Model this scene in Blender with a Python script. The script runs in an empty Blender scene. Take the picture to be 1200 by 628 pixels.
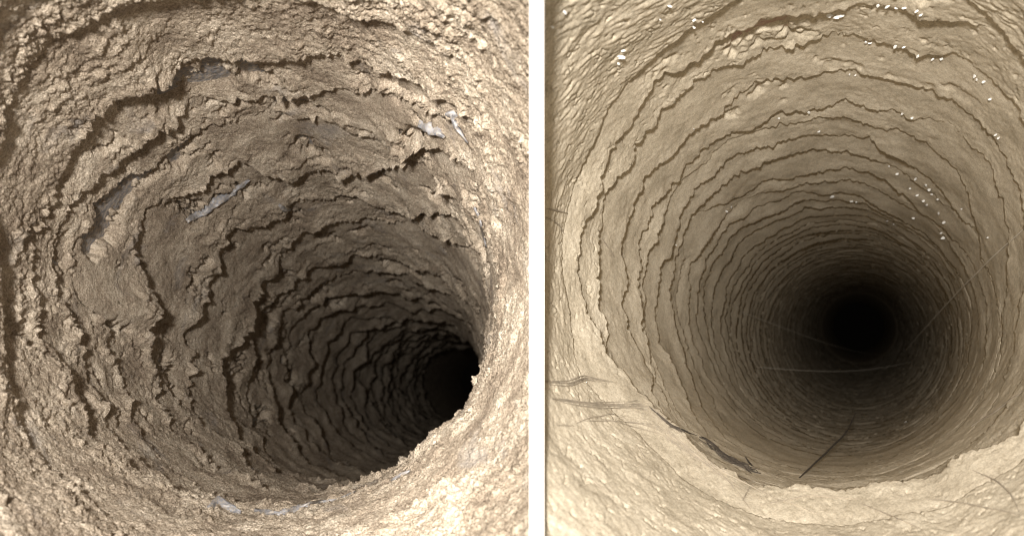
import bpy, math, random
import numpy as np
from mathutils import Vector

random.seed(7)
RNG = np.random.default_rng(7)
SC = bpy.context.scene
COL = SC.collection

# ------------------------------------------------------------------ camera
F, CX, CY = 1000.0, 629.0, 314.0           # focal length and principal point in photo pixels (1200 x 628)
cam_d = bpy.data.cameras.new('camera')
cam = bpy.data.objects.new('camera', cam_d)
COL.objects.link(cam)
cam.rotation_euler = (math.pi / 2, 0, 0)   # looks along +Y
cam_d.sensor_width = 36.0
cam_d.lens = 36.0 * F / 1200.0
cam_d.shift_x = -(CX - 600.0) / 1200.0
cam_d.clip_start = 0.01
cam_d.clip_end = 50.0
cam_d.dof.use_dof = True
cam_d.dof.focus_distance = 0.50
cam_d.dof.aperture_fstop = 15.0
SC.camera = cam

# ------------------------------------------------------------------ world and lamps
world = bpy.data.worlds.new('World')
SC.world = world
world.use_nodes = True
bg = world.node_tree.nodes['Background']
bg.inputs['Color'].default_value = (1.0, 0.93, 0.82, 1)
bg.inputs['Strength'].default_value = 0.12

def lamp(name, loc, target, energy, size, color, cone):
    d = bpy.data.lights.new(name, 'SPOT')
    d.shadow_soft_size = size
    d.energy = energy
    d.color = color
    d.spot_size = math.radians(cone)
    d.spot_blend = 0.55
    o = bpy.data.objects.new(name, d)
    COL.objects.link(o)
    o.location = loc
    o.rotation_euler = (Vector(target) - Vector(loc)).to_track_quat('-Z', 'Y').to_euler()
    return o

# one hand lamp held up to each duct
lamp('hand_lamp', (-0.085, -0.010, 0.055), (-0.245, 0.50, -0.035), 17.5, 0.014, (1.0, 0.955, 0.90), 70)
lamp('hand_lamp', (-0.045, -0.140, 0.060), (0.200, 0.55, -0.04), 30.5, 0.018, (1.0, 0.95, 0.88), 62)

SC.view_settings.view_transform = 'Standard'
SC.view_settings.look = 'None'
SC.view_settings.exposure = 0.0
SC.view_settings.gamma = 1.0
SC.render.engine = 'CYCLES'
SC.cycles.max_bounces = 8
SC.cycles.diffuse_bounces = 7
SC.cycles.use_denoising = True
SC.cycles.filter_width = 1.1

# ------------------------------------------------------------------ noise
_perm = RNG.permutation(256).astype(np.int32)
_perm = np.concatenate([_perm, _perm, _perm])
_g = RNG.normal(size=(256, 3)).astype(np.float32)
_g /= np.linalg.norm(_g, axis=1)[:, None]

def perlin(P):
    P = np.asarray(P, np.float32)
    out = np.empty(len(P), np.float32)
    for c0 in range(0, len(P), 200000):
        p = P[c0:c0 + 200000]
        fl = np.floor(p)
        i = fl.astype(np.int32) & 255
        f = p - fl
        w = f * f * f * (f * (f * 6 - 15) + 10)
        acc = 0.0
        for dx in (0, 1):
            hx = _perm[i[:, 0] + dx]
            wx = w[:, 0] if dx else 1 - w[:, 0]
            for dy in (0, 1):
                hy = _perm[hx + i[:, 1] + dy]
                wy = wx * (w[:, 1] if dy else 1 - w[:, 1])
                for dz in (0, 1):
                    g = _g[_perm[hy + i[:, 2] + dz]]
                    dot = g[:, 0] * (f[:, 0] - dx) + g[:, 1] * (f[:, 1] - dy) + g[:, 2] * (f[:, 2] - dz)
                    acc = acc + dot * (wy * (w[:, 2] if dz else 1 - w[:, 2]))
        out[c0:c0 + 200000] = acc
    return out * 1.5

def crumbs(th, s, R, cell, seed, density, smin=0.35, smax=0.75):
    """half-round lumps scattered over the unrolled wall (periodic in theta); 0 between lumps, about 1 on a lump."""
    nc = max(8, int(round(2 * math.pi * R / cell)))
    x = (th + math.pi) / (2 * math.pi) * nc
    y = s / cell
    ix, iy = np.floor(x).astype(np.int64), np.floor(y).astype(np.int64)
    best = np.zeros(len(th), np.float32)
    for dx in (-1, 0, 1):
        for dy in (-1, 0, 1):
            cx, cy = ix + dx, iy + dy
            h = ((cx % nc) * 73856093) ^ (cy * 19349663) ^ (int(seed) * 83492791)
            h = (h ^ (h >> 13)) * 1274126177 & 0x7fffffff
            r1 = (h & 1023) / 1023.0; r2 = ((h >> 10) & 1023) / 1023.0
            r3 = ((h >> 20) & 1023) / 1023.0; r4 = ((h >> 5) & 1023) / 1023.0
            rad = smin + (smax - smin) * r3
            d2 = ((x - cx - r1) ** 2 + (y - cy - r2) ** 2) / (rad * rad)
            v = np.clip(1 - d2, 0, 1) * rad / smax * (r4 < density)
            best = np.maximum(best, v)
    return best

def sstep(a, b, x):
    t = np.clip((x - a) / (b - a), 0, 1)
    return t * t * (3 - 2 * t)

# ------------------------------------------------------------------ materials
def new_mat(name):
    m = bpy.data.materials.new(name)
    m.use_nodes = True
    nt = m.node_tree
    return m, nt, nt.nodes['Principled BSDF']

def noise_node(nt, scale, detail=4, rough=0.6, dist=0.0):
    n = nt.nodes.new('ShaderNodeTexNoise')
    n.inputs['Scale'].default_value = scale
    n.inputs['Detail'].default_value = detail
    n.inputs['Roughness'].default_value = rough
    n.inputs['Distortion'].default_value = dist
    tc = nt.nodes.new('ShaderNodeNewGeometry')
    nt.links.new(tc.outputs['Position'], n.inputs['Vector'])
    return n

def ramp(nt, src, stops):
    r = nt.nodes.new('ShaderNodeValToRGB')
    els = r.color_ramp.elements
    while len(els) < len(stops):
        els.new(0.5)
    for e, (p, c) in zip(els, stops):
        e.position = p
        e.color = (*c, 1)
    nt.links.new(src, r.inputs['Fac'])
    return r

def mix(nt, fac, a, b, mode='MIX'):
    m = nt.nodes.new('ShaderNodeMix')
    m.data_type = 'RGBA'
    m.blend_type = mode
    if isinstance(fac, (int, float)):
        m.inputs[0].default_value = fac
    else:
        nt.links.new(fac, m.inputs[0])
    for sock, v in ((m.inputs[6], a), (m.inputs[7], b)):
        if isinstance(v, tuple):
            sock.default_value = (*v, 1)
        else:
            nt.links.new(v, sock)
    return m.outputs[2]

def dust_material(name, dark, base, light, bump, grey=None, fine=1500.0, grain=(0.62, 0.60, 0.57)):
    m, nt, b = new_mat(name)
    n1 = noise_node(nt, 38, 5, 0.65)
    r1 = ramp(nt, n1.outputs['Fac'], [(0.36, dark), (0.5, base), (0.64, light)])
    n2 = noise_node(nt, 420, 4, 0.7)
    r2 = ramp(nt, n2.outputs['Fac'], [(0.32, (0.80, 0.78, 0.75)), (0.5, (1, 1, 1)), (0.72, (1.12, 1.12, 1.12))])
    col = mix(nt, 1.0, r1.outputs['Color'], r2.outputs['Color'], 'MULTIPLY')
    n3 = noise_node(nt, 1100, 2, 0.6)
    r3 = ramp(nt, n3.outputs['Fac'], [(0.38, grain), (0.60, (1.12, 1.12, 1.12))])
    col = mix(nt, 1.0, col, r3.outputs['Color'], 'MULTIPLY')
    if grey:
        n4 = noise_node(nt, 23, 6, 0.7, 0.6)
        r4 = ramp(nt, n4.outputs['Fac'], [(0.58, (0, 0, 0)), (0.72, (0.75, 0.75, 0.75))])
        col = mix(nt, r4.outputs['Color'], col, grey)
    nt.links.new(col, b.inputs['Base Color'])
    b.inputs['Roughness'].default_value = 1.0
    b.inputs['Specular IOR Level'].default_value = 0.05
    nb = noise_node(nt, fine, 3, 0.65)
    nb2 = noise_node(nt, fine * 0.28, 4, 0.7)
    add = nt.nodes.new('ShaderNodeMath')
    add.operation = 'MULTIPLY_ADD'
    nt.links.new(nb2.outputs['Fac'], add.inputs[0])
    add.inputs[1].default_value = 2.0
    nt.links.new(nb.outputs['Fac'], add.inputs[2])
    bp = nt.nodes.new('ShaderNodeBump')
    bp.inputs['Strength'].default_value = bump
    bp.inputs['Distance'].default_value = 0.0011
    nt.links.new(add.outputs[0], bp.inputs['Height'])
    nt.links.new(bp.outputs['Normal'], b.inputs['Normal'])
    return m

M = {}
M['dust_rough'] = dust_material('crumbly_dust', (0.32, 0.26, 0.20), (0.47, 0.395, 0.31), (0.60, 0.52, 0.42), 1.0, grey=(0.26, 0.24, 0.225), fine=1000.0)
M['dust_smooth'] = dust_material('caked_dust', (0.46, 0.405, 0.315), (0.56, 0.495, 0.39), (0.63, 0.565, 0.455), 0.18, grain=(0.86, 0.85, 0.83))

def film_material(name, c1, c2, rough, bump, alpha=1.0, dusty=None):
    m, nt, b = new_mat(name)
    n = noise_node(nt, 160, 5, 0.7)
    r = ramp(nt, n.outputs['Fac'], [(0.35, c1), (0.65, c2)])
    col = r.outputs['Color']
    if dusty:
        nd = noise_node(nt, 520, 5, 0.75)
        rd = ramp(nt, nd.outputs['Fac'], [(0.46, (0, 0, 0)), (0.58, (0.85, 0.85, 0.85))])
        col = mix(nt, rd.outputs['Color'], col, dusty)
    nt.links.new(col, b.inputs['Base Color'])
    b.inputs['Roughness'].default_value = rough
    b.inputs['Alpha'].default_value = alpha
    nb = noise_node(nt, 300, 3, 0.6)
    bp = nt.nodes.new('ShaderNodeBump')
    bp.inputs['Strength'].default_value = bump
    bp.inputs['Distance'].default_value = 0.002
    nt.links.new(nb.outputs['Fac'], bp.inputs['Height'])
    nt.links.new(bp.outputs['Normal'], b.inputs['Normal'])
    return m

M['liner_grey'] = film_material('grey_liner_film', (0.10, 0.10, 0.11), (0.24, 0.235, 0.24), 0.45, 0.8, dusty=(0.36, 0.30, 0.235))
M['liner_pink'] = film_material('reddish_liner_film', (0.34, 0.20, 0.17), (0.48, 0.32, 0.26), 0.5, 0.6, dusty=(0.5, 0.42, 0.31))
M['film'] = film_material('torn_plastic_film', (0.15, 0.15, 0.165), (0.34, 0.34, 0.36), 0.3, 0.5, 0.92, dusty=(0.38, 0.33, 0.27))
M['fleck'] = film_material('white_flecks', (0.80, 0.79, 0.76), (0.9, 0.9, 0.88), 0.2, 0.2)
M['strand_dark'] = film_material('dark_fibre', (0.05, 0.04, 0.03), (0.10, 0.08, 0.06), 0.9, 0.0)
M['strand_grey'] = film_material('grey_fibre', (0.26, 0.22, 0.17), (0.40, 0.34, 0.26), 0.9, 0.0)
M['strand_pale'] = film_material('pale_fibre', (0.75, 0.70, 0.6), (0.85, 0.8, 0.72), 0.8, 0.0)
M['end'] = film_material('black_depth', (0.01, 0.008, 0.006), (0.02, 0.016, 0.012), 1.0, 0.1)  # near-black colour stands in for the unlit depth

def divider_material():
    m, nt, b = new_mat('divider_white')
    n = noise_node(nt, 90, 3, 0.5)
    r = ramp(nt, n.outputs['Fac'], [(0.3, (0.82, 0.79, 0.76)), (0.7, (0.86, 0.83, 0.80))])
    nt.links.new(r.outputs['Color'], b.inputs['Base Color'])
    b.inputs['Roughness'].default_value = 0.7
    return m
M['white'] = divider_material()

# ------------------------------------------------------------------ objects
def make_mesh(name, V, Q, mat, smooth=True, T=None):
    me = bpy.data.meshes.new(name)
    n = len(V)
    me.vertices.add(n)
    me.vertices.foreach_set('co', np.asarray(V, np.float32).ravel())
    Q = np.asarray(Q, np.int32)
    k = Q.shape[1]
    me.loops.add(Q.size)
    me.loops.foreach_set('vertex_index', Q.ravel())
    me.polygons.add(len(Q))
    me.polygons.foreach_set('loop_start', np.arange(0, Q.size, k, dtype=np.int32))
    me.polygons.foreach_set('loop_total', np.full(len(Q), k, np.int32))
    if smooth:
        me.polygons.foreach_set('use_smooth', np.ones(len(Q), bool))
    me.update(calc_edges=True)
    me.materials.append(mat)
    return me

def link(name, me, parent=None):
    o = bpy.data.objects.new(name, me)
    COL.objects.link(o)
    if parent is not None:
        o.parent = parent
        o.matrix_parent_inverse = parent.matrix_basis.inverted()
    return o

def tag(o, label, cat, group=None):
    o['label'] = label
    o['category'] = cat
    if group:
        o['group'] = group
    return o

def thing(name, label, cat, loc, group=None):
    o = bpy.data.objects.new(name, None)
    o.empty_display_size = 0.05
    COL.objects.link(o)
    o.location = loc
    return tag(o, label, cat, group)

def px_of(P):
    y = np.maximum(P[:, 1], 1e-3)
    return np.stack([CX + F * P[:, 0] / y, CY - F * P[:, 2] / y], 1)

# ------------------------------------------------------------------ the duct as a swept tube
class Duct:
    def __init__(self, R, rings, side):
        """rings: (cx, cy, r) in photo pixels, near to far; a ring of the known radius R gives its own distance."""
        self.R, self.side = R, side
        C = []
        for cx, cy, r in rings:
            d = R * F / r
            C.append(((cx - CX) / F * d, d, (CY - cy) / F * d))
        C = np.array(C)
        # smooth resampling by Catmull-Rom, then arc length
        E = np.vstack([2 * C[0] - C[1], C, 2 * C[-1] - C[-2]])
        pts = []
        for i in range(1, len(E) - 2):
            p0, p1, p2, p3 = E[i - 1], E[i], E[i + 1], E[i + 2]
            for t in np.linspace(0, 1, 60, endpoint=False):
                pts.append(0.5 * ((2 * p1) + (-p0 + p2) * t + (2 * p0 - 5 * p1 + 4 * p2 - p3) * t * t
                                  + (-p0 + 3 * p1 - 3 * p2 + p3) * t ** 3))
        pts.append(E[-2])
        pts = np.array(pts)
        for _ in range(25):
            pts[1:-1] = (pts[:-2] + 2 * pts[1:-1] + pts[2:]) / 4
        seg = np.linalg.norm(np.diff(pts, axis=0), axis=1)
        S = np.concatenate([[0], np.cumsum(seg)])
        self.L = S[-1]
        self.st = np.linspace(0, self.L, 1500)
        self.c = np.stack([np.interp(self.st, S, pts[:, k]) for k in range(3)], 1)
        T = np.gradient(self.c, axis=0)
        kern = np.hanning(41); kern /= kern.sum()
        for k in range(3):
            T[:, k] = np.convolve(np.pad(T[:, k], 20, 'edge'), kern, 'valid')
        T /= np.linalg.norm(T, axis=1)[:, None]
        ex = np.cross(T, np.array([0, 0, 1.0]))
        ex /= np.linalg.norm(ex, axis=1)[:, None]
        ez = np.cross(ex, T)
        self.T, self.ex, self.ez = T, ex, ez
        # table for turning pixels into (theta, s)
        th = np.linspace(-math.pi, math.pi, 720, endpoint=False)
        ss = np.linspace(0, self.L, 900)
        G, H = np.meshgrid(th, ss, indexing='ij')
        P = self.point(G.ravel(), H.ravel(), 0 * G.ravel())
        self.tab = (G.ravel(), H.ravel(), px_of(P), P[:, 1])

    def frame(self, s):
        out = []
        for A in (self.c, self.ex, self.ez):
            out.append(np.stack([np.interp(s, self.st, A[:, k]) for k in range(3)], 1))
        return out

    def point(self, th, s, off):
        c, ex, ez = self.frame(s)
        r = (self.R - off)
        return c + ex * (r * np.cos(th))[:, None] + ez * (r * np.sin(th))[:, None]

    def unproject(self, x, y):
        th, s, px, d = self.tab
        q = np.hypot(px[:, 0] - x, px[:, 1] - y)
        near = np.where(q < max(3.5, q.min() + 1.0))[0]
        k = near[np.argmin(d[near])]
        return th[k], s[k]

    def lip_curve(self, pts, th):
        ts = np.array([((math.radians(p[1]), p[2]) if p[0] == 't' else self.unproject(*p)) for p in pts])
        med = np.median(ts[:, 1])
        ts = ts[np.abs(ts[:, 1] - med) < 0.22 * med + 0.02]
        o = np.argsort(ts[:, 0])
        v = np.interp(th, ts[o, 0], ts[o, 1], period=2 * math.pi)
        n = self.smooth
        k = np.hanning(n); k /= k.sum()
        return np.convolve(np.concatenate([v[-n // 2:], v, v[:n // 2]]), k, 'same')[n // 2 + (n % 2):][:len(th)]

    def r_px(self, s):
        d = np.interp(s, self.st, self.c[:, 1])
        return self.R * F / np.maximum(d, 0.05)

NT = 2400
TH = np.linspace(-math.pi, math.pi, NT, endpoint=False)

def ring_noise(th, s, freq, seed):
    """periodic noise along a ring; freq in cycles per radian."""
    P = np.stack([np.cos(th) * freq + seed * 7.3, np.sin(th) * freq + seed * 3.1,
                  np.full(len(th), seed * 1.7) + s], 1)
    return perlin(P)

MARG = 150
def in_view(P, side):
    q = px_of(P)
    ok = (q[:, 0] > -MARG) & (q[:, 0] < 1200 + MARG) & (q[:, 1] > -MARG) & (q[:, 1] < 628 + MARG) & (P[:, 1] > 0.02)
    x = P[:, 0] * side
    front = 125.0 / np.hypot(330.0, q[:, 1] - CY) - 0.008
    return ok & ((x > 0.0016) | ((x > -0.02) & (P[:, 1] > front + 0.003)))

def band_mesh(name, duct, a, b, prm, k, first=False, last=False):
    """one layer of dust between the lip curves a(theta) and b(theta): ramps inwards to a ragged lip at b, then drops."""
    R = duct.R
    kb = k - prm['seed']
    mid = 0.5 * (np.mean(a) + np.mean(b))
    rp = float(duct.r_px(np.mean(a)))
    nth = int(np.clip(2 * math.pi * rp / 1.6, 200, 1800))
    th = np.linspace(-math.pi, math.pi, nth, endpoint=False)
    av = np.interp(th, TH, a, period=2 * math.pi)
    bv = np.interp(th, TH, b, period=2 * math.pi)
    # ragged lip
    bs = bv.copy()
    jag = 0
    if not last:
        for lam, amp in prm['jag']:
            jag = jag + amp * (0.35 if kb == 0 else 1.0) * ring_noise(th, 0, R / lam, k * 1.37 + lam * 900)
    span = np.maximum(bv - av, 0.004)
    bv = bv + jag * np.clip(span / 0.03, 0.25, 1.0) * np.clip(np.interp(bv, duct.st, duct.c[:, 1]) / 0.5, 0.3, 1.2)
    bv = np.maximum(bv, av + 0.003)
    A = prm['A'] * (0.35 + 1.0 * np.clip(0.5 + 0.9 * ring_noise(th, 0, 2.2, k * 2.1 + 40) + 0.5 * ring_noise(th, 0, 7.0, k * 2.9 + 11), 0, 1.3))
    A = A * np.clip(span / prm['span'], 0.25, 1.25)
    dm = np.interp(0.5 * (av + bv), duct.st, duct.c[:, 1])
    A = A * np.clip(dm / 0.48, 0.35, 1.15)
    if 'bold' in prm and 1 <= kb <= prm['bold'][2]:
        A = A + prm['bold'][1] * np.clip(np.cos(th - math.radians(prm['bold'][0])), 0, 1) ** 2 * (0.75 + 0.6 * ring_noise(th, 0, 3.0, k + 9.5))
    if kb > 11:
        A = A * prm.get('deep', 1.0)
    if 'calm' in prm and kb >= prm['calm'][2]:             # thinner, smoother layers on one side
        A = A * (1 - prm['calm'][1] * (0.5 + 0.5 * np.cos(th - math.radians(prm['calm'][0]))) ** 1.2)
    # rows: projected length
    i = np.arange(0, nth, max(1, nth // 90))
    pa = px_of(duct.point(th[i], av[i], 0 * i)); pb = px_of(duct.point(th[i], bv[i], 0 * i))
    both = (np.abs(pa[:, 0] - 600) < 900) & (np.abs(pa[:, 1] - 314) < 700)
    ln = np.linalg.norm(pa - pb, axis=1)
    ln = ln[both] if both.any() else ln
    rows = int(np.clip(np.percentile(ln, 92) / 1.45, 4, 300))
    ext = prm['under'] / max(float(np.mean(span)), 0.006)      # runs back under the layer before it
    u = np.concatenate([[-ext, -0.6 * ext, -0.25 * ext], np.linspace(0, 1, rows + 1)])
    nU = len(u)
    if last:
        phi = np.zeros(0)
    else:
        phi = np.radians(np.array([25, 55, 90, 135, 180, 200]))
    U = np.concatenate([u, np.ones(len(phi))])
    PH = np.concatenate([np.zeros(nU), phi])
    n_r = len(U)
    th2 = np.tile(th, n_r)
    u2 = np.repeat(U, nth)
    ph2 = np.repeat(PH, nth)
    a2, b2, A2 = np.tile(av, n_r), np.tile(bv, n_r), np.tile(A, n_r)
    s2 = a2 + u2 * (b2 - a2)
    base = duct.point(th2, s2, 0 * s2)
    keep = in_view(base, duct.side)
    Kg = keep.reshape(n_r, nth)
    q = Kg[:-1] & Kg[1:] & np.roll(Kg, -1, 1)[:-1] & np.roll(Kg, -1, 1)[1:]
    if not q.any():
        return None
    rr, cc = np.nonzero(q)
    c2 = (cc + 1) % nth
    Q = np.stack([rr * nth + cc, rr * nth + c2, (rr + 1) * nth + c2, (rr + 1) * nth + cc], 1)
    used = np.unique(Q)
    remap = np.full(n_r * nth, -1, np.int64); remap[used] = np.arange(len(used))
    Q = remap[Q]
    th2, u2, ph2, s2, A2, sp2 = th2[used], u2[used], ph2[used], s2[used], A2[used], (b2 - a2)[used]
    a_u, bs_u = np.tile(av, n_r)[used], np.tile(bs, n_r)[used]
    # profile
    uu = np.clip((s2 - a_u) / np.maximum(bs_u - a_u, 0.004), 0, 1.12)
    ds = uu * sp2
    prof = 0.04 + 0.96 * np.minimum(uu, 1) if prm['g_w'] < 0 else 0.04 + prm['g_w'] * (1 - np.exp(-ds / prm['g_l'])) + (0.96 - prm['g_w']) * uu ** 1.8
    if last:
        prof = prof * 0.2
    off = A2 * prof
    curl = prm['curl'] * A2
    lipd = 0.5 * (1 - np.cos(ph2))
    # noise domain: unrolled tube in metres
    D = np.stack([np.cos(th2) * R, np.sin(th2) * R, s2 + k * 0.37], 1)
    nz = np.zeros(len(s2), np.float32)
    for lam, amp, kind in prm['bumps']:
        n = perlin(D / lam + 13.1 * amp * 1000)
        if kind == 'b':
            n = 2.2 * np.abs(n) - 0.45               # rounded humps with creases
        nz += amp * n
    for lx, ls, amp in prm.get('comb', []):          # fibres combed towards the lip
        ca = np.cos(th2) * R / lx; sa = np.sin(th2) * R / lx
        nz += amp * perlin(np.stack([ca, sa, (s2 + k * 0.37) / ls], 1)) * (0.4 + 0.6 * uu)
    if prm['crumb']:
        wx = 0.5 * perlin(D / 0.004); wy = 0.5 * perlin(D / 0.004 + 31.7)
        patch = sstep(-0.25, 0.30, perlin(D / 0.028 + 5.0))
        wt = patch * (0.10 + 0.90 * sstep(0.30, 0.95, uu)) if k - prm['seed'] > prm['crumb_all'] else 0.35 + 0.65 * patch
        fs = 0.6 if kb <= prm['crumb_all'] else 1.0
        wt = wt * (1.0 if kb < 5 else 0.6)
        for cell, amp, dens in prm['crumb']:
            cell, amp = cell * fs, amp * fs
            nz += amp * wt * crumbs(th2 + wx * cell * 0.9 / R, s2 + wy * cell * 0.9, R, cell, k * 17 + int(cell * 1e5), dens)
    for lam, ax, amp in prm.get('scales', []):
        Dm = np.stack([th2 * R / ax, (s2 + k * .1) / lam + th2 * R / lam * 0.4, 0 * s2 + k], 1)
        nz += amp * np.abs(perlin(Dm)) * (1.0 if first else 0.3) * (1 - 0.7 * sstep(-0.1, 0.6, -np.sin(th2)))
    nz *= (0.55 + 0.65 * uu) if not first else 1.0
    # bald patches, where the liner shows
    bald = np.zeros(len(s2), np.float32)
    if prm['bald'] > 0:
        n = 0.75 * perlin(D / prm['bald_l'] + 50) + 0.35 * perlin(D / (prm['bald_l'] * 0.22) + 80) + 0.15 * perlin(D / (prm['bald_l'] * 0.07))
        bald = sstep(prm['bald_t'], prm['bald_t'] + 0.22, n) * (1 - sstep(0.55, 0.9, uu) * 0.75)
        if duct.bald_range:
            lo, hi = duct.bald_range
            bald *= sstep(lo - 0.02, lo, s2) * sstep(prm['bald_sin'], prm['bald_sin'] + 0.3, np.sin(th2)) * (1 - sstep(hi, hi + 0.15, s2))
    nz += prm['grit'] * RNG.normal(size=len(s2)).astype(np.float32) * np.clip(450.0 / duct.r_px(s2) / 2, 0.5, 1.6)
    thick = off + nz + prm['t0']
    if 'sill' in prm and kb in (0, 1):                    # a thick sill of dust rising to the second lip
        d0, d1, soft, h = prm['sill']
        dg = np.degrees(th2)
        w = sstep(d0 - soft, d0 + soft, dg) * (1 - sstep(d1 - soft, d1 + soft, dg))
        w = w * (1.0 + 0.35 * ring_noise(th2, 0, 5.0, 77.0))
        thick = thick + h * w * ((0.6 * uu) if kb == 0 else (0.6 + 0.4 * uu))
    for lam, ax, amp, th_c in prm.get('pits', []):        # short cracks and pits
        if kb <= 2:
            n = perlin(np.stack([np.cos(th2) * R / ax, np.sin(th2) * R / ax, (s2 + th2 * R * 0.5) / lam], 1))
            thick = thick - amp * np.exp(-(n / 0.07) ** 2) * sstep(th_c, th_c + 0.2, perlin(D / 0.007 + 9.0))
    off = thick * (1 - bald) - prm['bald'] * bald
    off = off * (1 - lipd) - 0.0016 * lipd
    s3 = s2 + curl * np.sin(ph2) * 1.0
    # ragged crumbs push the lip along the duct as well
    off = np.where(u2 < 0, off - 0.0005 - 0.0013 * np.clip(-u2 / ext, 0, 1), off)
    V = duct.point(th2, s3, off)
    V[:, 0] = duct.side * np.maximum(V[:, 0] * duct.side, 0.0006)   # ends inside the added divider
    return make_mesh(name, V, Q, prm['mat'])

def liner_mesh(name, duct, off, mat):
    ns, nt_ = 240, 240
    d = np.linspace(0, 1, ns) ** 1.8
    ss = d * duct.L
    G, H = np.meshgrid(ss, np.linspace(-math.pi, math.pi, nt_, endpoint=False), indexing='ij')
    s, th = G.ravel(), H.ravel()
    D = np.stack([np.cos(th) * duct.R, np.sin(th) * duct.R, s], 1)
    o = off + 0.0008 * np.abs(perlin(D / 0.018)) + 0.0004 * perlin(D / 0.006)
    P = duct.point(th, s, o)
    P[:, 0] = np.where(in_view(P, duct.side), duct.side * np.maximum(P[:, 0] * duct.side, 0.0004), P[:, 0])
    keep = in_view(P, duct.side).reshape(ns, nt_)
    q = keep[:-1] & keep[1:] & np.roll(keep, -1, 1)[:-1] & np.roll(keep, -1, 1)[1:]
    rr, cc = np.nonzero(q); c2 = (cc + 1) % nt_
    Q = np.stack([rr * nt_ + cc, rr * nt_ + c2, (rr + 1) * nt_ + c2, (rr + 1) * nt_ + cc], 1)
    used = np.unique(Q)
    remap = np.full(ns * nt_, -1, np.int64); remap[used] = np.arange(len(used))
    return make_mesh(name, P[used], remap[Q], mat)

def blackout_disc(duct, mat, parent):  # added black disc: keeps world light out of the far end
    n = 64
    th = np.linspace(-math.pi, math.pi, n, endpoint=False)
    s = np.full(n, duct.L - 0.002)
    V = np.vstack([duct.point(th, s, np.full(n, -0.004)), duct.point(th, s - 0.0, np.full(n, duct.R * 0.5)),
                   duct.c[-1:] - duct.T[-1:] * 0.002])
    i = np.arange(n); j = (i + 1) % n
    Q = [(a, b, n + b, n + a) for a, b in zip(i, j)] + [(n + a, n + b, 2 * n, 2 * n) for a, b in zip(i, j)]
    me = bpy.data.meshes.new('blackout_disc')
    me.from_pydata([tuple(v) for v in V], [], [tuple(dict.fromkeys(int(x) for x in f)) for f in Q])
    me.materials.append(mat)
    return link('blackout_disc', me, parent)

def build_duct(duct, lips_px, prm, root, far_pitch, far_end, near_lips=()):
    curves = [duct.lip_curve(p, TH) for p in near_lips] + [duct.lip_curve(p, TH) for p in lips_px]
    lips = []
    prev = np.zeros(NT)
    for i, c in enumerate(curves):
        c = np.maximum(c, prev + prm['gap'])
        lips.append(c); prev = c
    s = prev.copy()
    k = 0
    while s.mean() < min(far_end, duct.L - 0.2):
        step = far_pitch * RNG.uniform(0.65, 1.35)
        # even the rings out with depth
        s = s + step + 0.30 * far_pitch * ring_noise(TH, 0, 1.3, k + 300) + 0.18 * far_pitch * ring_noise(TH, 0, 5.0, k + 500)
        s = 0.75 * s + 0.25 * s.mean()
        s = np.maximum(s, prev + prm['gap'])
        lips.append(s.copy()); prev = s.copy(); k += 1
    lips.append(np.full(NT, duct.L - 0.01))
    a = np.zeros(NT)
    n = 0
    tri = 0
    for i, b in enumerate(lips):
        me = band_mesh('dust_ridge', duct, a, b, prm, i + prm['seed'], first=(i == 0), last=(i == len(lips) - 1))
        if me is not None:
            link('dust_layer' if i == 0 else 'dust_ridge', me, root)
            n += 1; tri += 2 * len(me.polygons)
        a = b
    print('bands', n, 'triangles', tri)

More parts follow.
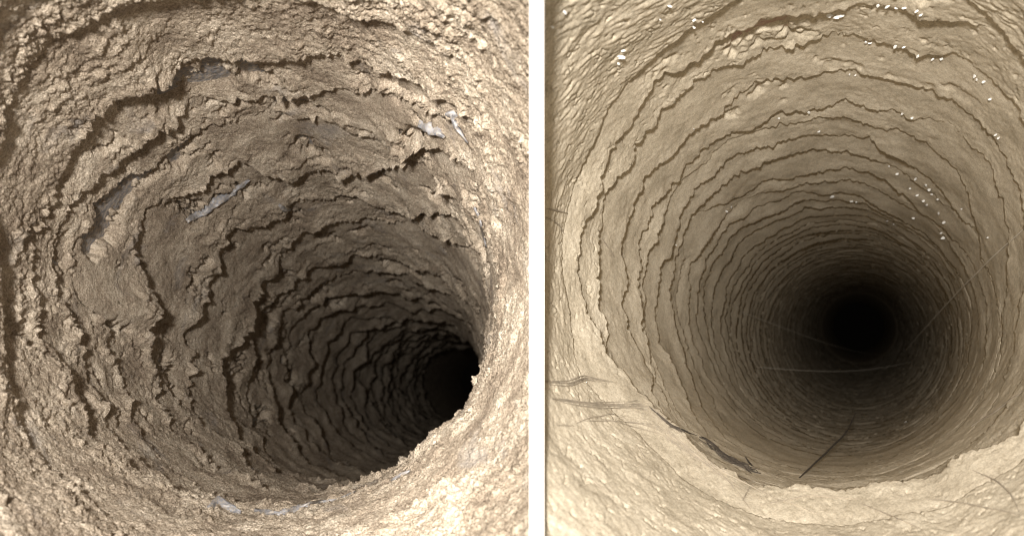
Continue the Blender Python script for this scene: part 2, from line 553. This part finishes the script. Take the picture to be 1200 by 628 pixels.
# ================================================================== LEFT: crumbly duct
L = Duct(0.125, [(296, 305, 1100), (298, 308, 600), (300, 310, 420), (304, 312, 330), (324, 330, 272), (368, 368, 214), (412, 408, 168),
                 (450, 438, 119), (492, 450, 82), (530, 449, 54), (552, 446, 36), (565, 445, 25)], -1)
L.bald_range = (0.34, 1.0)
L.smooth = 55
left_lips = [
    [(110, 0), (70, 25), (33, 65), (8, 95), (-20, 180), (-30, 320), (-10, 440), (60, 560), (160, 628), (330, 640), (480, 600), (600, 500), (628, 330), (612, 170), (540, 60), (420, 0), (260, -30)],
    [(110, 540), (75, 480), (48, 415), (38, 395), (30, 330), (24, 300), (30, 262), (45, 225), (62, 190), (90, 130), (130, 92), (190, 74), (240, 62), (320, 52), (400, 60), (470, 80), (530, 110), (568, 150), (580, 215), (586, 300), ('t', 0, .35), ('t', -30, .355), ('t', -60, .365), ('t', -90, .37), ('t', -110, .365)],
    [(131, 518), (119, 489), (108, 469), (86, 418), (68, 376), (57, 341), (55, 310), (62, 260), (76, 227), (100, 208), (122, 192), (150, 157), (178, 130), (206, 129), (232, 114), (260, 114), (305, 111), (337, 103), (390, 98), (457, 105), (492, 121), (535, 140), (560, 190), (570, 250)],
    [(166, 518), (151, 494), (146, 472), (137, 456), (135, 443), (115, 400), (115, 383), (100, 368), (83, 350), (82, 313), (86, 278), (97, 255), (104, 234), (125, 220), (146, 199), (172, 192), (206, 170), (230, 145), (308, 131), (346, 131), (400, 141), (441, 154), (480, 168), (521, 167), (550, 192)],
    [(225, 535), (191, 494), (177, 466), (175, 450), (156, 411), (153, 386), (160, 360), (155, 330), (143, 294), (150, 278), (159, 259), (166, 240), (197, 219), (225, 210), (241, 196), (259, 184), (283, 176), (308, 192), (327, 192), (356, 190), (400, 193), (445, 186), (499, 191), (534, 219), (556, 240)],
    [(289, 560), (264, 534), (245, 515), (229, 506), (219, 487), (213, 437), (213, 415), (208, 383), (216, 362), (232, 345), (240, 303), (245, 291), (251, 272), (264, 258), (296, 254), (327, 240), (346, 226), (388, 229), (422, 222), (446, 237), (473, 243), (540, 250)],
    [(300, 545), (270, 515), (253, 485), (251, 453), (241, 440), (245, 418), (260, 405), (275, 373), (280, 350), (296, 325), (321, 300), (343, 269), (369, 254), (400, 253), (432, 252), (464, 258), (511, 268), (556, 292)],
    [(320, 545), (292, 500), (285, 459), (284, 427), (288, 390), (299, 365), (324, 337), (337, 329), (340, 317), (359, 308), (400, 299), (416, 291), (454, 297), (495, 306), (531, 332), (552, 346)],
    [(330, 520), (308, 443), (308, 421), (318, 383), (329, 364), (343, 348), (362, 335), (381, 325), (410, 316), (448, 312), (490, 322), (530, 345)],
    [(350, 515), (327, 437), (334, 408), (350, 367), (378, 343), (400, 337), (448, 333), (480, 341), (525, 358)],
    [(365, 510), (350, 450), (356, 408), (359, 386), (378, 364), (400, 354), (448, 353), (489, 357), (553, 382)],
    [(390, 510), (369, 469), (369, 427), (378, 408), (385, 392), (400, 378), (425, 367), (470, 368), (530, 385)],
]
prm_L = dict(seed=1, under=0.014, grit=0.00028, A=0.0105, span=0.07, gap=0.014, g_w=0.25, g_l=0.012, curl=0.30, t0=0.0006, calm=(-40, 0.65, 0),
             jag=[(0.030, 0.0045), (0.010, 0.0036), (0.0050, 0.0026), (0.0024, 0.0019), (0.0013, 0.0011)],
             bumps=[(0.022, 0.0016, 'p'), (0.0075, 0.0004, 'b'), (0.0034, 0.0004, 'p'), (0.0018, 0.0004, 'p'), (0.0010, 0.00035, 'p')],
             comb=[(0.0016, 0.006, 0.0003)],
             crumb=[(0.015, 0.0036, 0.5), (0.0075, 0.0026, 0.6), (0.0038, 0.0015, 0.65), (0.0020, 0.0009, 0.6)], crumb_all=1,
             bald=0.0028, bald_sin=-0.75, bald_l=0.045, bald_t=0.14, mat=M['dust_rough'])
duct_left = thing('air_duct', 'round air duct with crumbly ragged brown dust ridges and torn grey liner', 'air duct', (-0.15, 0.25, -0.12))
build_duct(L, left_lips, prm_L, duct_left, 0.075, 2.6)
link('duct_liner', liner_mesh('duct_liner', L, -0.0018, M['liner_grey']), duct_left)
blackout_disc(L, M['end'], duct_left)

# ================================================================== RIGHT: smoothly caked duct
Rr = Duct(0.124, [(946, 300, 1100), (948, 300, 600), (950, 300, 450), (952, 300, 350), (956, 308, 270), (961, 348, 202), (972, 376, 156), (988, 391, 120),
                  (1000, 395, 90), (1004, 390, 62), (1006, 384, 42), (1006, 383, 28)], 1)
Rr.bald_range = (0.27, 0.40)
Rr.smooth = 15
right_lips = [
    [(735, 92), (720, 108), (710, 124), (697, 150), (688, 172), (668, 230), (655, 300), (664, 370), (680, 440), (720, 500), (790, 575), (900, 625), (1010, 632), (1120, 610), (1250, 520), (1290, 300), (1200, 60), (1100, -30), (950, -35), (830, 10)],
    [(716, 436), (697, 412), (688, 386), (681, 371), (672, 323), (672, 295), (673, 272), (685, 247), (693, 212), (706, 185), (716, 166), (736, 137), (758, 105), (763, 92), (793, 80), (815, 68), (837, 46), (868, 30), (909, 11), (947, 11), (986, 6), (1032, 6), (1080, 14), (1121, 19), (1180, 45), (1265, 160), (1265, 420), (1216, 522), (1080, 587), (960, 603), (900, 596), (826, 566), (762, 508)],
    [(765, 482), (748, 463), (729, 447), (710, 409), (702, 374), (692, 358), (690, 330), (692, 307), (699, 260), (704, 221), (729, 190), (745, 162), (767, 134), (790, 105), (830, 85), (880, 65), (935, 51), (979, 38), (1020, 46), (1073, 59), (1105, 60), (1127, 65), (1146, 78), (1172, 102), (1200, 121), (1235, 250), (1215, 400)],
    [(775, 485), (758, 460), (756, 439), (742, 418), (729, 386), (722, 360), (725, 323), (724, 291), (726, 260), (736, 244), (748, 209), (758, 199), (783, 178), (812, 150), (840, 129), (877, 99), (941, 86), (989, 81), (1020, 86), (1080, 98), (1150, 140), (1195, 220), (1195, 360)],
    [(800, 505), (790, 491), (777, 472), (761, 437), (753, 412), (744, 380), (739, 352), (742, 314), (745, 288), (751, 256), (763, 234), (780, 221), (799, 197), (820, 175), (852, 153), (887, 143), (900, 131), (922, 129), (963, 124), (989, 116), (1017, 123), (1051, 127), (1070, 137), (1108, 142), (1134, 166), (1159, 188), (1178, 260), (1175, 370)],
    [(810, 505), (770, 440), (754, 390), (751, 358), (751, 314), (758, 282), (767, 256), (780, 233), (806, 204), (825, 187), (852, 164), (884, 152), (931, 140), (980, 138), (1030, 145), (1085, 165), (1130, 215), (1150, 300)],
    [(830, 510), (790, 450), (770, 400), (763, 371), (767, 346), (769, 314), (780, 291), (785, 276), (790, 247), (818, 218), (838, 198), (861, 178), (903, 166), (938, 155), (979, 159), (1019, 160), (1032, 172), (1048, 177), (1076, 199), (1115, 240), (1125, 310)],
    [(850, 515), (815, 460), (795, 410), (784, 371), (782, 346), (784, 320), (792, 296), (797, 268), (812, 245), (836, 222), (868, 200), (905, 184), (945, 176), (1000, 180), (1046, 195), (1085, 225), (1108, 290)],
    [(870, 520), (835, 465), (808, 420), (794, 380), (791, 358), (796, 323), (802, 301), (799, 279), (806, 261), (845, 237), (868, 233), (884, 222), (900, 210), (922, 208), (951, 200), (1000, 196), (1046, 214), (1080, 250)],
    [(850, 470), (820, 420), (806, 385), (804, 371), (804, 339), (809, 301), (820, 284), (839, 265), (855, 246), (890, 228), (925, 218), (960, 212), (1005, 212), (1050, 235)],
    [(860, 470), (835, 425), (818, 385), (815, 339), (823, 305), (839, 285), (852, 265), (884, 243), (912, 236), (935, 224), (957, 228), (985, 224), (1011, 230), (1050, 255)],
]
prm_R = dict(seed=83, under=0.011, grit=0.00007, A=0.0031, span=0.034, bold=(178, 0.0048, 7), deep=0.48, gap=0.006, g_w=-1, g_l=0.0042, curl=0.08, t0=0.0004,
             jag=[(0.030, 0.0045), (0.012, 0.0036), (0.0055, 0.0042), (0.0026, 0.0034), (0.0014, 0.0018)],
             bumps=[(0.045, 0.0016, 'p'), (0.012, 0.0005, 'p'), (0.0048, 0.00027, 'p'), (0.0022, 0.00018, 'p'), (0.0011, 0.0001, 'p')],
             scales=[(0.0050, 0.009, 0.0010)], crumb=[], sill=(-143, -25, 14, 0.009), calm=(-35, 0.88, 2), pits=[(0.006, 0.0045, 0.0011, 0.15)],
             bald=0.0024, bald_sin=0.66, bald_l=0.06, bald_t=0.20, mat=M['dust_smooth'])
duct_right = thing('air_duct', 'round air duct smoothly caked with pale tan dust in thin cracked rings', 'air duct', (0.17, 0.25, -0.14))
build_duct(Rr, right_lips, prm_R, duct_right, 0.036, 3.0)
link('duct_liner', liner_mesh('duct_liner', Rr, -0.0018, M['liner_pink']), duct_right)
blackout_disc(Rr, M['end'], duct_right)

# ================================================================== added white divider between the two ducts, part of neither
def divider():
    """its front edge follows the hollow where the two round ducts meet; its sides run straight back."""
    V, Q = [], []
    rows = list(range(-150, 780, 10))
    for py in rows:
        dy = abs(py - CY)
        d = 125.0 / math.hypot(330.0, dy) - 0.008  # curved front keeps the added divider's shadow small
        z = (CY - py) / F * d
        h = 9.0 / F * d
        b = 0.0002
        V += [(-h, 0.75, z), (-h, d + b, z), (-h + b, d, z), (h - b, d, z), (h, d + b, z), (h, 0.75, z)]
    for i in range(len(rows) - 1):
        for j in range(6):
            k = (j + 1) % 6
            Q.append((i * 6 + j, i * 6 + k, (i + 1) * 6 + k, (i + 1) * 6 + j))
    me = make_mesh('divider_strip', np.array(V), Q, M['white'], smooth=False)
    o = link('divider_strip', me)
    tag(o, 'added narrow white upright divider strip between the two dusty ducts', 'added divider')
divider()

# ================================================================== small things lying on the dust
bpy.context.view_layer.update()
DG = bpy.context.evaluated_depsgraph_get()

def hit(x, y):
    d = Vector(((x - CX) / F, 1.0, (CY - y) / F)).normalized()
    ok, loc, nor, *_ = SC.ray_cast(DG, Vector((0, 0, 0)), d)
    if not ok:
        return None
    if nor.dot(d) > 0:
        nor = -nor
    return loc.copy(), nor.copy(), d

def densify(pts, step):
    out = []
    for (x0, y0), (x1, y1) in zip(pts[:-1], pts[1:]):
        n = max(1, int(math.hypot(x1 - x0, y1 - y0) / step))
        out += [(x0 + (x1 - x0) * i / n, y0 + (y1 - y0) * i / n) for i in range(n)]
    return out + [pts[-1]]

def tube_mesh(name, P, rad, mat, sides=6):
    P = [Vector(p) for p in P]
    n = len(P)
    V, Q = [], []
    for i, p in enumerate(P):
        t = (P[min(i + 1, n - 1)] - P[max(i - 1, 0)]).normalized()
        a = t.cross(Vector((0.3, 0.2, 0.93))).normalized()
        b = t.cross(a)
        r = rad(i / max(1, n - 1)) if callable(rad) else rad
        for j in range(sides):
            q = 2 * math.pi * j / sides
            V.append(p + a * (r * math.cos(q)) + b * (r * math.sin(q)))
    for i in range(n - 1):
        for j in range(sides):
            k = (j + 1) % sides
            Q.append((i * sides + j, i * sides + k, (i + 1) * sides + k, (i + 1) * sides + j))
    return make_mesh(name, np.array([tuple(v) for v in V]), Q, mat)

def surface_fibre(name, pts, r, mat, label, cat='fibre', group=None, wob=1.5, lift=0.6):
    rnd = random.Random(int(pts[0][0] * 7 + pts[0][1]))
    dp = densify(pts, 5)
    P, last = [], None
    for i, (x, y) in enumerate(dp):
        h = hit(x + rnd.uniform(-wob, wob) * 0.5, y + rnd.uniform(-wob, wob) * 0.5)
        if h is None:
            continue
        dist = h[0].length
        if last is not None:
            dist = max(min(dist, last * 1.035), last * 0.965)   # spans over small gaps instead of dropping in
        last = dist
        P.append(h[2] * dist + h[1] * r * lift)
    for _ in range(2):
        P = [P[0]] + [(P[i - 1] + P[i] * 2 + P[i + 1]) / 4 for i in range(1, len(P) - 1)] + [P[-1]]
    me = tube_mesh(name, P, lambda t: r * (0.35 + 0.65 * math.sin(math.pi * min(1, max(0, t * 0.9 + 0.05)))), mat)
    return tag(link(name, me), label, cat, group)

def surface_bundle(name, pts, width, n, r, mat, label, cat='fibre', curl=0.0, seed=0):
    """a mat of fine fibres lying together on the dust: one thing."""
    rnd = random.Random(seed + 11)
    dp = densify(pts, 4)
    V, Q, base = [], [], 0
    for f in range(n):
        i0 = int(rnd.uniform(0, 0.45) * len(dp)); i1 = int(rnd.uniform(0.55, 1.0) * len(dp))
        o0, o1, ph = rnd.gauss(0, 0.5) * width, rnd.gauss(0, 0.5) * width, rnd.uniform(0, 6.3)
        P, last = [], None
        for i in range(i0, max(i1, i0 + 4)):
            x, y = dp[min(i, len(dp) - 1)]
            t = (i - i0) / max(1, i1 - i0)
            o = o0 + (o1 - o0) * t + width * 0.25 * math.sin(ph + t * 4)
            cx = curl * math.sin(ph * 2 + t * 9); cy = curl * math.cos(ph + t * 8)
            h = hit(x + cx + o * 0.35, y + cy + o)
            if h is None:
                continue
            dist = h[0].length
            if last is not None:
                dist = max(min(dist, last * 1.02), last * 0.98)
            last = dist
            P.append(h[2] * dist + h[1] * r)
        if len(P) < 3:
            continue
        for _ in range(2):
            P = [P[0]] + [(P[i - 1] + P[i] * 2 + P[i + 1]) / 4 for i in range(1, len(P) - 1)] + [P[-1]]
        rr = r * rnd.uniform(0.5, 1.2)
        me = tube_mesh('tmp', P, lambda t: rr * (0.4 + 0.6 * math.sin(math.pi * (0.05 + 0.9 * t))), mat, 5)
        co = np.empty(len(me.vertices) * 3, np.float32); me.vertices.foreach_get('co', co)
        V.append(co.reshape(-1, 3)); Q += [tuple(v + base for v in p.vertices) for p in me.polygons]
        base += len(me.vertices)
        bpy.data.meshes.remove(me)
    return tag(link(name, make_mesh(name, np.vstack(V), Q, mat)), label, cat)

def film_flap(pts, widths, lift, seed, roll=0.6):
    """a torn, crumpled strip of liner film lying over the dust along a line."""
    rnd = random.Random(seed)
    dp = densify(pts, 4)
    n = len(dp)
    rows = 7
    V = []
    cl = 0
    for i, (x, y) in enumerate(dp):
        t = i / max(1, n - 1)
        w = np.interp(t, np.linspace(0, 1, len(widths)), widths)
        x2, y2 = dp[min(i + 1, n - 1)]; x1, y1 = dp[max(i - 1, 0)]
        tx, ty = x2 - x1, y2 - y1
        ln = math.hypot(tx, ty) or 1
        nx, ny = -ty / ln, tx / ln
        h = hit(x, y)
        dist = h[0].length
        if i and abs(dist - cl) > 0.03 * cl:
            dist = cl + math.copysign(0.03 * cl, dist - cl)
        cl = dist
        for j in range(rows):
            v = (j / (rows - 1) - 0.5)
            ww = w * (1 + 0.25 * rnd.uniform(-1, 1))
            qx, qy = x + nx * v * ww, y + ny * v * ww
            d = Vector(((qx - CX) / F, 1.0, (CY - qy) / F)).normalized()
            up = lift * (1 - roll * (2 * v) ** 2) + 0.0011 * math.sin(i * 1.3 + j * 1.1 + seed) + rnd.uniform(-1, 1) * 0.0005
            V.append(tuple(d * (dist - 0.0018 - up)))
    Q = []
    for i in range(n - 1):
        for j in range(rows - 1):
            Q.append((i * rows + j, i * rows + j + 1, (i + 1) * rows + j + 1, (i + 1) * rows + j))
    me = make_mesh('torn_film', np.array(V), Q, M['film'])
    o = link('torn_film', me, duct_left)
    so = o.modifiers.new('thickness', 'SOLIDIFY')
    so.thickness = 0.00025
    o['label'] = 'torn crinkled grey plastic film poking out of the dust'
    return o

film_flap([(219, 259), (248, 240), (273, 224), (292, 211)], [6, 14, 11, 3], 0.002, 1)
film_flap([(490, 146), (506, 150), (521, 161)], [8, 16, 4], 0.003, 2)
film_flap([(517, 136), (530, 133), (536, 150), (548, 168)], [3, 10, 5, 2], 0.003, 3)
film_flap([(243, 594), (256, 588), (268, 594), (282, 600)], [3, 15, 12, 3], 0.001, 4)
film_flap([(298, 598), (328, 602), (363, 590), (395, 585), (417, 575)], [6, 8, 6, 3, 2], 0.001, 5)
film_flap([(556, 243), (562, 255), (570, 290)], [3, 4, 2], 0.003, 6)
film_flap([(327, 240), (334, 246), (341, 246)], [3, 8, 3], 0.002, 7)
film_flap([(458, 563), (470, 556), (480, 551)], [2, 5, 2], 0.001, 8)

G1 = 'fine fibres on the pale dust floor'
for pts, lab in (([(675, 496), (690, 490), (720, 485)], 'fine slanting fibre just below the broad grey fibre mat'),
                 ([(653, 499), (672, 499)], 'tiny level fibre between the broad grey mat and the white strip'),
                 ([(751, 477), (790, 502), (840, 549), (900, 580), (960, 602)], 'longest fine fibre sweeping from the grey mat over the pale floor'),
                 ([(765, 485), (800, 520), (850, 560), (880, 596)], 'fine fibre dropping steeply from the rim below the black clump'),
                 ([(780, 505), (830, 545), (905, 572), (960, 575)], 'fine fibre passing close under the black tangled clump'),
                 ([(1140, 551), (1170, 564), (1186, 580), (1195, 599)], 'hooked dark fibre curling down the pale dust floor'),
                 ([(1085, 584), (1120, 588), (1200, 604)], 'nearly level fine fibre ending under the hooked fibre'),
                 ([(890, 592), (950, 580), (1010, 585)], 'gently arched fine fibre on the pale floor below the dark slanting line'),
                 ([(870, 586), (878, 570)], 'very short upright fibre on the pale floor below the black clump'),
                 ([(1010, 590), (1040, 602), (1085, 622)], 'fine fibre sloping down the pale floor away from the arched fibre'),
                 ([(690, 560), (705, 572)], 'very short slanting fibre on bare pale dust'),
                 ([(745, 520), (760, 545)], 'short steep fibre under the loose web of hair-thin fibres')):
    surface_fibre('fibre', pts, 0.00034, M['strand_grey'], lab, 'fibre', G1)
surface_bundle('fibre_mat', [(639, 448), (669, 449), (685, 441), (700, 446), (722, 449)], 4.0, 7, 0.00026, M['strand_grey'], 'wispy grey fibre mat running from white strip across pale dust', seed=1)
surface_bundle('fibre_mat', [(639, 466), (688, 474), (735, 477), (751, 477), (767, 482), (790, 500)], 7.0, 12, 0.00026, M['strand_grey'], 'broad grey fibre mat leading from white strip to the smooth duct rim', seed=2)
surface_bundle('fibre_mat', [(675, 482), (720, 487), (770, 500), (830, 545), (900, 585)], 16.0, 16, 0.00018, M['strand_grey'], 'loose web of hair-thin fibres spread on pale dust floor', seed=3)
surface_bundle('fibre_mat', [(760, 476), (783, 497), (806, 508), (818, 514), (829, 522)], 2.0, 8, 0.0004, M['strand_dark'], 'black fibres strung along the rim of the smooth duct', seed=4)
surface_bundle('fibre_clump', [(822, 514), (836, 522), (841, 530), (852, 538), (870, 545), (892, 555)], 3.0, 26, 0.00055, M['strand_dark'], 'black tangled clump of fibre caught on the smooth duct rim', curl=3.0, seed=5)
surface_fibre('fibre', [(873, 536), (880, 545), (888, 554)], 0.0006, M['strand_dark'], 'short black fibre standing up from the tangled clump', 'fibre')
surface_fibre('strand', [(937, 560), (955, 543), (973, 525), (991, 508), (1003, 484)], 0.0009, M['strand_dark'], 'dark slanting line rising from the smooth duct floor', 'strand', lift=0.2)  # dark tapered line laid as a thin tube
surface_fibre('strand', [(1200, 268), (1165, 300), (1130, 335), (1095, 372), (1060, 412)], 0.0006, M['strand_pale'], 'pale dusty strand slanting across the smooth duct side wall', 'strand')
surface_fibre('strand', [(1138, 500), (1165, 484), (1200, 458)], 0.0006, M['strand_grey'], 'thin grey strand on the right wall of the smooth duct', 'strand')
surface_fibre('fibre', [(640, 245), (665, 250)], 0.0004, M['strand_grey'], 'short straight grey fibre stuck to dust beside the white strip', 'fibre', 'short fibres beside the panel')
surface_fibre('fibre', [(640, 255), (656, 264), (661, 275)], 0.0004, M['strand_grey'], 'short bent grey fibre stuck to dust beside the white strip', 'fibre', 'short fibres beside the panel')
surface_fibre('fibre', [(705, 279), (720, 301)], 0.0004, M['strand_grey'], 'short straight fibre bridging two dust rings of the smooth duct', 'fibre')

def thread(p0, p1, label):
    a, b = hit(*p0), hit(*p1)
    A_, B_ = a[0], b[0]
    P = [A_.lerp(B_, t) - Vector((0, 0, 0.012 * math.sin(math.pi * t))) for t in np.linspace(0, 1, 24)]
    tag(link('cobweb_thread', tube_mesh('cobweb_thread', P, 0.00035, M['strand_pale'])), label, 'cobweb', 'cobweb threads in the smooth duct')
thread((870, 366), (1034, 416), 'pale cobweb thread sloping across the dark depth of the smooth duct')
thread((888, 430), (1068, 424), 'pale cobweb thread hanging nearly level across the smooth duct')

flecks = [(1030, 5, 4), (1040, 6, 4), (1050, 8, 3), (1060, 8, 3), (1075, 12, 4), (1080, 16, 3), (972, 17, 6), (981, 19, 6), (987, 17, 4), (1015, 48, 4), (1020, 49, 3),
          (1050, 53, 4), (1060, 54, 3), (1077, 65, 4), (1094, 68, 3), (1105, 68, 5), (1144, 88, 4), (1146, 92, 3), (1154, 95, 4), (1161, 115, 3), (1168, 157, 3), (1172, 161, 3),
          (1058, 132, 3), (1070, 138, 3), (1043, 194, 2), (1052, 203, 3), (1074, 209, 4), (1086, 216, 4), (1090, 222, 4), (1093, 227, 3), (1100, 233, 3), (1067, 220, 2),
          (1075, 228, 3), (1083, 235, 3), (1087, 239, 3), (1101, 249, 4), (1107, 260, 4), (1104, 273, 3), (1106, 278, 4), (1128, 244, 2), (1071, 255, 3), (1040, 258, 2), (1047, 262, 2),
          (1159, 278, 2), (975, 230, 5), (998, 235, 3), (1003, 236, 2), (851, 247, 3), (856, 242, 3), (913, 138, 2), (960, 153, 3), (947, 131, 4), (791, 287, 2),
          (727, 66, 6), (723, 74, 4), (730, 58, 4), (813, 22, 4), (812, 31, 4), (822, 25, 2), (784, 6, 4), (772, 22, 2), (812, 150, 2), (1062, 494, 2), (996, 86, 2), (1003, 87, 2), (661, 12, 5), (645, 31, 4), (1060, 410, 3)]
def fleck_label(x, y):
    if x < 840 and y < 80:
        return 'white fleck in the scaly dust outside the smooth duct rings'
    if 968 < x < 990 and y < 25:
        return 'big glinting white fleck beside the outermost crack of the smooth duct'
    if y < 25:
        return 'tiny white fleck along the outermost crack of the smooth duct'
    if y < 120:
        return 'tiny white fleck along the second crack of the smooth duct'
    if 1035 < x < 1165 and 190 < y < 290:
        return 'tiny white fleck in the scattered cluster beside the pale slanting strand'
    if 970 < x < 1010 and y > 200:
        return 'white fleck on the inner rings right above the dark depth'
    if x > 1160:
        return 'tiny white fleck on smooth dust away from the cracks'
    return 'lone tiny white fleck on a middle dust ring of the smooth duct'

def fleck(x, y, size):
    h = hit(x, y)
    if h is None:
        return
    loc, nor, d = h
    rnd = random.Random(int(x * 31 + y))
    n = (nor + Vector((rnd.uniform(-.5, .5), rnd.uniform(-.5, .5), rnd.uniform(-.2, .5))) - d * 0.6).normalized()
    a = n.cross(Vector((0, 0.3, 1))).normalized(); b = n.cross(a)
    r = size * 0.5 / F * loc.length * 1.15
    V, m = [], 7
    for lay in (0, 1):
        for i in range(m):
            q = 2 * math.pi * i / m
            rr = r * rnd.uniform(0.5, 1.15)
            V.append(tuple(loc + nor * 0.0006 + n * (0.0002 + lay * 0.0005) + a * (rr * 1.3 * math.cos(q)) + b * (rr * 0.7 * math.sin(q))))
    me = bpy.data.meshes.new('white_fleck')
    me.from_pydata(V, [], [tuple(range(m))[::-1], tuple(range(m, 2 * m))] + [(i, (i + 1) % m, m + (i + 1) % m, m + i) for i in range(m)])
    me.materials.append(M['fleck'])
    tag(link('white_fleck', me), fleck_label(x, y), 'fleck', fleck_label(x, y))
for f in flecks:
    fleck(*f)
